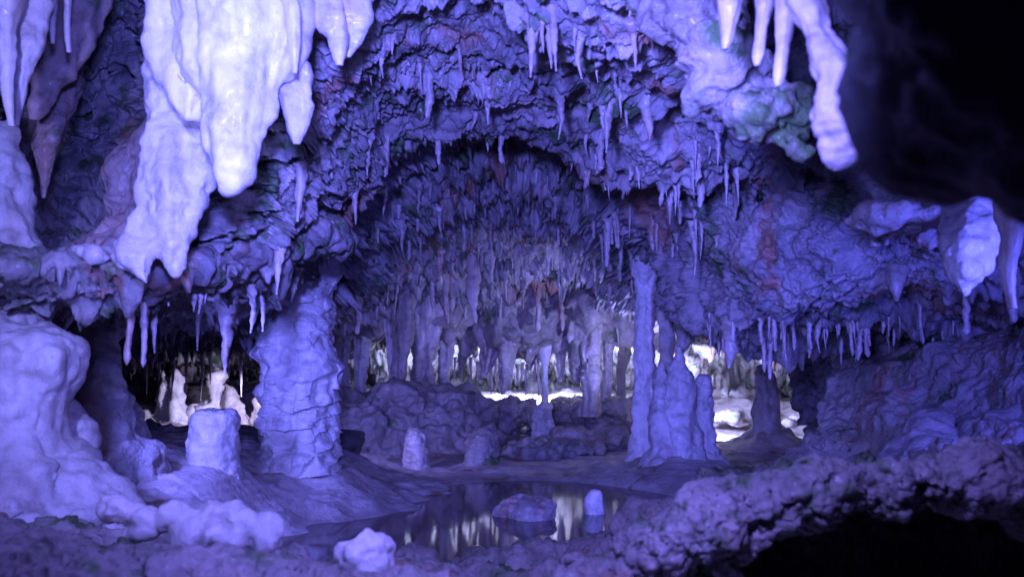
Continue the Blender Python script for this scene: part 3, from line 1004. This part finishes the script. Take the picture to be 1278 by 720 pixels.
shelf(548, 668, 9.3, 506, 1.0, .20, 'rock_shelf', 'fringed rock shelf with dripping teeth over dark niches, centre left', M_wall, 3)
shelf(690, 805, 9.6, 507, 1.1, .12, 'rock_shelf', 'dark fringed rock shelf behind the slab, right of the thin bright column', M_wall, 8, 1.5)

# ------------------------------------------------------------------ curtain row (hanging draperies and back columns)
CUR = [
    # pts, label, cat
    ([(425, 380, 9.2, 22), (427, 420, 9.2, 14), (424, 470, 9.2, 12), (420, 520, 9.2, 16), (418, 560, 9.2, 26)], 'dark column furthest left in the back row', 'column'),
    ([(452, 390, 9.4, 20), (451, 430, 9.4, 12), (448, 470, 9.4, 9), (448, 520, 9.4, 9), (446, 545, 9.4, 14)], 'slim dark column between two bright gaps', 'column'),
    ([(484, 390, 9.0, 14), (486, 430, 9.0, 7), (488, 470, 9.0, 4), (488, 490, 9.0, 2)], 'narrow stalactite left of the carrot-shaped one in the back row', 'stalactite'),
    ([(503, 385, 8.9, 18), (503, 420, 8.9, 13), (501, 460, 8.9, 10), (500, 490, 8.9, 6), (499, 506, 8.9, 2)], 'large carrot-shaped stalactite in the back row', 'stalactite'),
    ([(532, 380, 9.3, 34), (530, 430, 9.3, 20), (527, 480, 9.3, 18), (524, 530, 9.2, 20), (522, 560, 9.2, 24)], 'thick fluted column in the back row, left of centre', 'column'),
    ([(558, 390, 9.7, 22), (558, 430, 9.7, 14), (556, 455, 9.7, 10), (554, 488, 9.7, 7), (552, 505, 9.7, 8)], 'lumpy drapery column right of the thick fluted column', 'drapery'),
    ([(585, 390, 9.9, 26), (583, 425, 9.9, 16), (578, 450, 9.9, 9), (574, 478, 9.9, 2)], 'rounded drapery with a blunt tip, first right of the lumpy drapery column', 'drapery'),
    ([(608, 385, 9.7, 24), (610, 425, 9.7, 17), (607, 455, 9.7, 11), (603, 482, 9.7, 3)], 'drapery with orange tinted tip at centre left', 'drapery'),
    ([(637, 375, 9.6, 22), (636, 420, 9.6, 16), (632, 460, 9.6, 11), (629, 490, 9.6, 7), (627, 508, 9.6, 2)], 'longest pointed drapery just left of the bright strip', 'drapery'),
    ([(662, 395, 10.0, 24), (664, 430, 10, 14), (662, 452, 10, 8), (660, 470, 10, 2)], 'drapery hanging over the bright strip, left', 'drapery'),
    ([(690, 395, 9.9, 22), (684, 430, 9.9, 13), (682, 450, 9.9, 8), (681, 462, 9.9, 5)], 'drapery above the thin bright column', 'drapery'),
    ([(708, 400, 9.8, 20), (704, 430, 9.8, 13), (701, 450, 9.8, 6), (700, 488, 9.8, 2)], 'pointed drapery right of the thin bright column', 'drapery'),
    ([(728, 400, 9.6, 24), (726, 440, 9.6, 15), (722, 465, 9.6, 10), (721, 490, 9.6, 5)], 'pinkish drapery with a short fringe right of centre', 'drapery'),
    ([(740, 400, 9.5, 16), (739, 440, 9.5, 12), (738, 480, 9.5, 12), (738, 520, 9.5, 16)], 'pale fluted column beside the tall slim one, left side', 'column'),
    ([(762, 395, 9.8, 18), (760, 430, 9.8, 10), (757, 470, 9.8, 8), (755, 505, 9.8, 10)], 'backlit blue column right of the pale fluted column', 'column'),
    ([(782, 395, 10.4, 22), (778, 440, 10.4, 9), (774, 470, 10.4, 7), (773, 510, 10.4, 9)], 'bright rimmed column just left of the tall slim column', 'column'),
]
for i, (pts, lab, cat) in enumerate(CUR):
    hangs = cat != 'column'
    pts = [(p[0], p[1] - (max(p[1] - 430, 0) * .2 if hangs and i > 4 else 0), p[2], p[3] * (.8 if i > 1 else .9)) for p in pts]
    pts[0] = (pts[0][0], pts[0][1] - 25, pts[0][2], pts[0][3] * 1.2)
    V, Q, _ = ell(pts, 48, 120, [('fbm', 3.5, .035), ('flute', 9, .045), ('bump', 14, .015), ('fbm', 24, .008)], off=i * 1.7, lob=.3)
    add(cat, V, Q, M_drip if i % 3 else M_wall, lab, cat)
# lintel rock from which the curtains hang: uneven mass at the back ceiling
parts = []
for i, px in enumerate(range(400, 830, 33)):
    cy = 372 + 12 * math.sin(i * 1.9)
    parts.append(blob((px, cy, 9.9 + .3 * math.sin(i * 2.3)), (.24, .42, .34 + .06 * math.sin(i)), 40, 30, [('fbm', 3, .10)], i))
V, Q = fuse(parts, .022, [('fbm', 3, .12), ('scale', 9, .07), ('bump', 20, .03)], 7)
V[:, 2] -= .10 * np.clip(pn(V * np.array([1, 1, .1]), 7, 3), 0, 1)
add('rock_lintel', V, Q, M_wall, 'rough dark rock mass across the back from which the curtain row hangs', 'rock mass')
# bright little tips under the curtains
for i, (px, y0, y1) in enumerate([(595, 455, 475), (598, 455, 470), (618, 455, 484), (646, 458, 480), (652, 456, 478), (657, 458, 478), (668, 455, 478), (672, 452, 495),
                                  (700, 455, 470), (713, 455, 470), (588, 450, 476), (568, 450, 478), (540, 460, 490), (612, 460, 492), (656, 470, 494), (748, 460, 480)]):
    hang_px(px, y0, y1, 1.6, 'straw', 'tiny backlit straw fringing the lower edge of the curtain row', 'backlit straws under the curtain row', Y=10.0)

# ------------------------------------------------------------------ left opening: lit formation far inside
parts = []
for i, px in enumerate(range(165, 345, 13)):
    w = 9 + 4 * math.sin(i * 2.1)
    top = 492 + 18 * math.sin(i * 1.3) - (18 if i in (3, 4, 8) else 0)
    parts.append(ell([(px, top, 9.0, 2), (px + 2, top + 12, 9.0, w * .6), (px, top + 40, 9.0, w), (px, 580, 9.0, w * 1.6)], 30, 50, lob=.3, off=i)[:2])
V, Q = fuse(parts, .02, [('flute', 8, .08), ('fbm', 6, .06), ('bump', 14, .04)], 9)
add('stalagmite_cluster', V, Q, M_pale, 'white lit cluster of fluted stalagmites seen far through the left opening', 'stalagmite cluster')
for i, (px, y0, y1, hw) in enumerate([(200, 415, 480, 4), (215, 415, 500, 5), (232, 415, 490, 4), (250, 415, 500, 5), (182, 415, 492, 5), (300, 415, 495, 4), (262, 415, 480, 4)]):
    hang_px(px, y0, y1, hw, 'cone', 'stalactite with lit tip hanging far inside the left opening', 'stalactites far inside the left opening', Y=8.2)
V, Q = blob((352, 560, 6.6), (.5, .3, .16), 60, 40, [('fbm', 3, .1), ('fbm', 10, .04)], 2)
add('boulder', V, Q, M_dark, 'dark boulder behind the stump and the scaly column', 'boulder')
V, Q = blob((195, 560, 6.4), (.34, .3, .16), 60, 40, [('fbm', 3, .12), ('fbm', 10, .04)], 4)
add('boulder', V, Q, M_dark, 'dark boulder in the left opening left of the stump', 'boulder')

# ------------------------------------------------------------------ right side
# bank along the right wall
rows = []
for (dz, offs) in (((0), 0),):
    pass
cp = [
    # (px, py, Y) rows from back top to front bottom
    [(1035, 425, 7.6), (1060, 420, 7.0), (1120, 415, 6.4), (1190, 405, 5.8), (1280, 400, 5.2), (1420, 390, 4.6)],
    [(1040, 462, 6.6), (1062, 458, 6.2), (1110, 445, 5.6), (1185, 420, 5.0), (1280, 402, 4.5), (1420, 385, 4.0)],
    [(1040, 475, 6.1), (1075, 470, 5.6), (1120, 465, 5.0), (1190, 440, 4.5), (1280, 425, 4.1), (1420, 410, 3.7)],
    [(1030, 505, 6.0), (1075, 505, 5.5), (1120, 500, 4.8), (1190, 490, 4.3), (1280, 480, 3.9), (1420, 470, 3.5)],
    [(1020, 540, 5.9), (1060, 540, 5.3), (1110, 540, 4.6), (1190, 540, 4.1), (1280, 540, 3.7), (1420, 540, 3.3)],
    [(1000, 565, 5.6), (1040, 570, 5.0), (1100, 580, 4.3), (1180, 590, 3.8), (1280, 600, 3.4), (1420, 610, 3.0)],
]
Cc = np.array([[at(*p) for p in r] for r in cp])
G = np.einsum('va,abk,ub->vuk', catmull(len(cp), 300), Cc, catmull(6, 420))
n = grid_normals(G)
n *= np.sign((-n[..., 1]).mean())
G = displace(G, n, [('fbm', 2.2, .12), ('bump', 6, .07), ('bump', 15, .03), ('crack', 4, .12), ('fbm', 22, .01)], 4)
add('rock_bank', G, grid_faces(300, 420), M_wall, 'long lumpy deep blue rock bank along the right wall under the straws', 'rock bank')
V, Q, _ = ell([(1167, 511, 4.0, 6), (1166, 518, 4.0, 18), (1163, 535, 3.9, 30), (1160, 555, 3.8, 50), (1160, 590, 3.7, 80)], 60, 60, [('fbm', 5, .03), ('bump', 14, .02)], 14, lob=.1)
add('stalagmite', V, Q, M_wall, 'low cone stalagmite in front of the right bank', 'stalagmite')
# dark rock right of the lit opening
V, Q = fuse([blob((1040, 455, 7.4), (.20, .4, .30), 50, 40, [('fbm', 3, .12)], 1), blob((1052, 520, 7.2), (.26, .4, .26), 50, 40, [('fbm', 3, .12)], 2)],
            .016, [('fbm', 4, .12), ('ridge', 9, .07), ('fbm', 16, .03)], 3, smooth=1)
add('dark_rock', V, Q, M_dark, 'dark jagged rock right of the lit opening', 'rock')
V, Q = blob((935, 492, 12.6), (1.3, .4, .28), 120, 50, [('fbm', 3, .12), ('flute', 5, .12), ('scale', 8, .06)], 6)
add('rock_wall', V, Q, M_moss, 'greenish brown fluted rock wall behind the lone stalagmite', 'rock wall')
for i, (px, py, r) in enumerate([(893, 520, .07), (912, 518, .12), (925, 528, .05), (985, 528, .06), (1000, 522, .08), (870, 526, .07)]):
    V, Q = blob((px, py, 9.8), (r * 1.3, r, r * .55), 40, 26, [('fbm', 6, r * .5), ('fbm', 20, .01)], i)
    add('rock', V, Q, M_wall, 'small loose rock on the brightly lit floor of the right opening', 'rock', 'loose rocks in the right opening')

# hanging fang and blocks at right
V, Q = fuse([ell([(1215, 240, 3.2, 34, .8), (1212, 280, 3.1, 42, .7), (1205, 325, 3.05, 32, .7), (1202, 355, 3.05, 16, .8), (1203, 374, 3.05, 5)], 40, 50, lob=.25, off=3)[:2],
             ell([(1185, 250, 3.2, 26), (1186, 290, 3.1, 14), (1192, 325, 3.05, 8)], 40, 50, lob=.2, off=5)[:2]],
            .009, [('fbm', 6, .035), ('crack', 7, .10), ('fbm', 26, .005)], 5)
add('flowstone', V, Q, M_pale, 'big blunt pale fang hanging at the right, cleft down its face', 'flowstone')
for pts, lab in (
    ([(1262, 250, 2.7, 24), (1262, 300, 2.7, 13), (1258, 345, 2.7, 8), (1264, 385, 2.7, 5)], 'blurry hanging stone finger at the right edge'),
    ([(1096, 262, 3.6, 12), (1094, 285, 3.6, 8), (1092, 308, 3.6, 6)], 'short square stub stalactite, left of a pair under the right ceiling'),
    ([(1106, 262, 3.6, 10), (1106, 285, 3.6, 6), (1105, 306, 3.6, 4)], 'short stub stalactite, right of a pair under the right ceiling'),
    ([(1122, 250, 4.3, 34), (1120, 325, 4.2, 17), (1119, 355, 4.1, 8), (1119, 376, 4.1, 2)], 'dim pointed stalactite below the right stubs'),
):
    V, Q, _ = ell(pts, 30, 60, [('fbm', 9, .015), ('fbm', 26, .005)], off=pts[0][0], lob=.2)
    add('stalactite', V, Q, M_drip, lab, 'stalactite')
V, Q = fuse([blob((1150, 272, 3.3), (.24, .16, .05), 50, 30, [('fbm', 5, .05)], 3), blob((1120, 288, 3.35), (.10, .1, .03), 40, 26, [('fbm', 5, .04)], 5)],
            .01, [('fbm', 7, .03), ('ridge', 12, .02)], 8, smooth=1)
add('rock_slab', V, Q, M_wall, 'flat pale slab wedged under the right ceiling with a dark slot', 'rock slab')

# ------------------------------------------------------------------ near right overhang (out of focus)
V, Q = fuse([
    blob((1258, 5, .85), (.17, .13, .17), 60, 50, [('fbm', 5, .04)], 3),
    blob((1188, 95, .88), (.075, .09, .075), 60, 50, [('fbm', 6, .03)], 5),
    blob((1173, -15, .90), (.06, .10, .10), 60, 50, [('fbm', 6, .03)], 7),
    blob((1278, 125, .88), (.10, .1, .07), 60, 50, [('fbm', 6, .03)], 9),
    blob((1290, -120, .85), (.17, .12, .17), 60, 50, [('fbm', 6, .03)], 9)],
    .009, [('fbm', 7, .03), ('ridge', 14, .015), ('fbm', 30, .006)], 4)
add('overhanging_rock', V, Q, M_dark, 'black out-of-focus overhanging rock filling the top right corner', 'rock')
COLN = [
    ([(915, -70, 1.9, 22), (912, 0, 1.88, 17), (908, 45, 1.87, 10), (905, 62, 1.87, 4)], 'blurry pale stone finger at the top, first of three from the left'),
    ([(956, -70, 1.8, 20), (955, 0, 1.78, 14), (950, 40, 1.77, 9), (947, 68, 1.76, 8), (945, 82, 1.76, 3)], 'blurry pale stone finger at the top, second of three from the left'),
    ([(984, -70, 1.75, 18), (980, 10, 1.74, 12), (976, 60, 1.73, 9), (973, 92, 1.72, 9), (971, 108, 1.72, 4)], 'blurry pale stone finger at the top, third and longest of three'),
    ([(985, -90, 1.6, 30), (1005, 0, 1.55, 24), (1026, 55, 1.52, 24), (1052, 105, 1.5, 34), (1068, 140, 1.5, 44), (1066, 175, 1.5, 34), (1052, 200, 1.5, 18), (1046, 212, 1.5, 5)], 'blurry pale slanting pillar leaning against the black overhanging rock'),
]
for i, (pts, lab) in enumerate(COLN):
    V, Q, _ = ell(pts, 60, 100, [('fbm', 7, .02), ('fbm', 14, .02 if i == 3 else .006), ('fbm', 30, .004)], off=i + 30, lob=.12)
    add('stone_finger', V, Q, M_drip, lab, 'stalactite')
# diagonal crusty ledge from which they hang
parts = []
for i, (px, py, Y, r) in enumerate([(812, -50, 2.5, .14), (850, -30, 2.4, .12), (872, 10, 2.3, .085), (888, 45, 2.25, .075), (908, 78, 2.2, .065), (930, 105, 2.2, .06), (950, 130, 2.15, .052),
                                   (970, 150, 2.1, .036), (986, 170, 2.05, .026), (998, 188, 2.0, .018), (1008, 206, 2.0, .012), (900, -30, 2.4, .1)]):
    parts.append(blob((px, py, Y), (r, r, r * 1.1), 40, 30, [('fbm', 5, .04)], i))
V, Q = fuse(parts, .008, [('fbm', 7, .05), ('ridge', 14, .03), ('bump', 34, .016), ('fbm', 30, .012)], 6)
add('crusty_ledge', V, Q, M_moss, 'crusty mossy rock rib running diagonally down from the top right of centre', 'rock rib')

# ------------------------------------------------------------------ foreground ledges
def ledge(cp, nu, nv, rec, off, name, label, m, cat='rock ledge', dens=None):
    Cc = np.array([[at(*p) for p in r] for r in cp])
    G = np.einsum('va,abk,ub->vuk', warp_u(len(cp), nv, dens or [1] * len(cp)), Cc, catmull(len(cp[0]), nu))
    for r in rec:
        n = grid_normals(G)
        n *= np.sign(n[: nv // 3, :, 2].mean())
        for _ in range(3):
            n[1:-1] = (n[:-2] + n[1:-1] * 2 + n[2:]) / 4
        n /= np.maximum(np.linalg.norm(n, axis=-1, keepdims=True), 1e-6)
        G = displace(G, n, [r], off)
    return add(name, G, grid_faces(nv, nu), m, label, cat)


xs = [-250, -60, 60, 180, 300, 400, 480, 560]
cp = [
    [(x, 672 + d, 3.0) for x, d in zip(xs, (-20, -12, -8, 0, 14, 28, 40, 48))],
    [(x, 672 + d, 2.4) for x, d in zip(xs, (0, 6, 8, 14, 28, 40, 48, 58))],
    [(x, 686 + d, 1.9) for x, d in zip(xs, (0, 0, 2, 8, 18, 26, 32, 40))],
    [(x, 715 + d, 1.7) for x, d in zip(xs, (0, 0, 0, 6, 10, 16, 22, 26))],
    [(x, 770, 1.65) for x in xs],
    [(x, 1000, 1.8) for x in xs],
]
ledge(cp, 420, 300, [('fbm', 3, .06), ('fbm', 9, .025), ('ridge', 13, .014), ('bump', 26, .005), ('fbm', 34, .007)], 3, 'rock_ledge', 'mossy rock ledge along the bottom left, out of focus', M_moss)
parts = []
for i, (px, py, r) in enumerate([(146, 634, .035), (165, 640, .03), (218, 640, .035), (238, 648, .03), (262, 645, .04), (290, 650, .045), (310, 660, .04), (200, 650, .03), (335, 672, .04), (180, 655, .04), (245, 668, .05), (285, 672, .05)]):
    parts.append(blob((px, py, 2.35), (r, r, r), 36, 24, [('fbm', 12, .012)], i))
V, Q = fuse(parts, .006, [('fbm', 10, .018), ('bump', 34, .008)], 7)
add('flowstone', V, Q, M_white, 'row of knobbly white flowstone lumps at lower left behind the mossy ledge', 'flowstone')
V, Q = blob((456, 694, 1.95), (.055, .05, .045), 60, 40, [('fbm', 9, .03), ('bump', 25, .010), ('fbm', 40, .004)], 7)
add('rock', V, Q, M_white, 'smooth pale rock at the bottom left of centre beside the pool', 'rock')

xs = [480, 580, 680, 760, 820, 870, 930, 1020, 1120, 1220, 1340, 1500]
back = [726, 714, 698, 672, 644, 618, 594, 584, 580, 574, 566, 560]
crest = [738, 722, 708, 678, 650, 622, 600, 588, 582, 578, 575, 572]
lip = [780, 760, 742, 714, 680, 642, 612, 594, 586, 582, 578, 576]
cp = [
    [(x, y + 4, 3.4) for x, y in zip(xs, back)],
    [(x, y + 6, 2.7) for x, y in zip(xs, back)],
    [(x, y + 10, 2.15) for x, y in zip(xs, crest)],
    [(x, y + 4, 1.92) for x, y in zip(xs, lip)],
    [(x, y + 20, 1.87) for x, y in zip(xs, lip)],
    [(x, y + 32, 1.93) for x, y in zip(xs, lip)],
    [(x, y + 34, 2.15) for x, y in zip(xs, lip)],
    [(x, y + 20, 2.9) for x, y in zip(xs, lip)],
    [(x, y + 100, 2.95) for x, y in zip(xs, lip)],
    [(x, 900, 2.7) for x in xs],
    [(x, 1300, 1.5) for x in xs],
]
ledge(cp, 760, 640, [('fbm', 3.2, .075), ('fbm', 8, .022), ('petal', 7, .020), ('ridge', 9, .011), ('ridge', 21, .008), ('fbm', 34, .007)], 5, 'rock_ledge', 'broad undercut rock ledge across the bottom right with black hollow beneath', M_moss,
      dens=[1, 3, 6, 8, 8, 8, 6, 4, 2, 1, 1])
V, Q = blob((905, 722, 1.9), (.028, .03, .05), 50, 36, [('fbm', 12, .03), ('bump', 30, .01)], 3)
add('rock', V, Q, M_pale, 'small blurry rock in the black hollow at the bottom', 'rock')

# ------------------------------------------------------------------ lights
def lamp(name, loc, energy, color, radius=.05, typ='POINT', target=None, angle=90, blend=.6):
    l = bpy.data.lights.new(name, typ)
    l.energy = energy
    l.color = color
    l.shadow_soft_size = radius
    o = bpy.data.objects.new(name, l)
    o.location = loc
    if typ == 'SPOT':
        l.spot_size = math.radians(angle)
        l.spot_blend = blend
        d = Vector(target) - Vector(loc)
        o.rotation_euler = d.to_track_quat('-Z', 'Y').to_euler()
    COL.objects.link(o)
    return o


BLUE = (.145, .155, 1.0)
DEEP = (.09, .10, 1.0)
WHITE = (.38, .44, 1.0)
lamp('cave_lamp_key', (-1.05, 1.3, 1.2), 520, (.22, .23, 1), .08, 'SPOT', (-.75, 3.0, 1.35), 100, .7)
lamp('fill_light_right_rock', (-.1, .3, .95), 320, BLUE, .06, 'SPOT', (1.25, 4.3, 1.2), 34, .8)  # added fill near the camera, brightens the bulging rock on the right
lamp('cave_lamp_front', (-.2, .45, 1.15), 1250, BLUE, .08, 'SPOT', (-.12, 4.2, 1.8), 64, .9)
lamp('fill_light_fingers', (-.3, 1.1, 1.35), 5, (.2, .2, 1), .04, 'SPOT', (.72, 1.6, 1.15), 34, .6)  # small added light so the slanting pillar and stone fingers show
lamp('fill_light_left', (-.9, 1.2, 1.0), 105, (.16, .15, 1), .08, 'SPOT', (-1.5, 3.1, .75), 56, .8)  # invented source out of view, lifts the left flowstone column
lamp('fill_light_down', (.0, 1.0, 1.45), 210, (.20, .18, 1), .10, 'SPOT', (.0, 2.8, .3), 100, .8)  # added fill from above, lifts the foreground ledges
lamp('cave_lamp_right', (1.75, 2.3, .95), 230, DEEP, .1, 'SPOT', (2.0, 4.8, .7), 120, .8)
lamp('fill_light_mid_left', (-1.62, 3.72, .80), 150, BLUE, .06, 'SPOT', (.3, 6.4, -.3), 84, .6)  # added fill behind the left bulge for the middle chamber
lamp('fill_light_mid_right', (1.0, 4.1, .30), 38, BLUE, .06, 'SPOT', (.7, 7.5, -.2), 100, .7)  # weaker added fill behind the right ledge, brightens the mid floor
lamp('fill_light_inner', (-1.34, 6.4, .60), 85, (.24, .22, 1.0), .06, 'SPOT', (.4, 9.2, .5), 90, .8)  # added light behind the scaly column, tints the curtain row blue
lamp('cave_lamp_column', tuple(at(822, 500, 8.3)), 120, (.30, .32, 1.0), .06, 'SPOT', tuple(at(730, 380, 8.9)), 110, .7)
lamp('cave_lamp_back_left', tuple(at(528, 455, 11.0)), 340, WHITE, .06, 'SPOT', tuple(at(600, 490, 12.5)), 140)
lamp('cave_lamp_back_right', tuple(at(800, 460, 10.8)), 560, WHITE, .06, 'SPOT', tuple(at(760, 490, 12)), 150)
lamp('cave_lamp_back', tuple(at(660, 428, 11.0)), 3000, WHITE, .06, 'SPOT', tuple(at(660, 500, 11.3)), 110)
lamp('cave_lamp_opening_right', tuple(at(846, 495, 9.2)), 420, (.38, .42, 1), .06, 'SPOT', tuple(at(930, 545, 9.8)), 84, .3)
lamp('cave_lamp_opening_roof', tuple(at(850, 490, 9.3)), 160, (.38, .42, 1), .06, 'SPOT', tuple(at(930, 425, 9.9)), 70, .3)
lamp('cave_lamp_opening_left', tuple(at(365, 490, 7.9)), 170, (.55, .52, 1.0), .06, 'SPOT', tuple(at(230, 530, 9.2)), 52)

w = bpy.data.worlds.new('World')
scene.world = w
w.use_nodes = True
bg = w.node_tree.nodes['Background']
bg.inputs['Color'].default_value = (.16, .14, 1, 1)
bg.inputs['Strength'].default_value = .02

# ------------------------------------------------------------------ camera
cam = bpy.data.cameras.new('camera')
cam.lens = 36 * F / 1278
cam.sensor_width = 36
cam.clip_start = .05
cam.clip_end = 200
cam.dof.use_dof = True
cam.dof.focus_distance = 5.6
cam.dof.aperture_fstop = 4.2
co = bpy.data.objects.new('camera', cam)
co.location = (0, 0, CAMZ)
co.rotation_euler = (math.radians(90) + PITCH, 0, 0)
COL.objects.link(co)
scene.camera = co
scene.view_settings.view_transform = 'Standard'
scene.view_settings.look = 'None'
scene.view_settings.exposure = -.25
scene.view_settings.gamma = 1
scene.render.engine = 'CYCLES'
scene.cycles.max_bounces = 4
scene.cycles.diffuse_bounces = 2
scene.cycles.glossy_bounces = 2
scene.cycles.use_adaptive_sampling = True
scene.cycles.adaptive_threshold = .02
scene.cycles.use_denoising = True
print('stalactites', NSTAL[0])
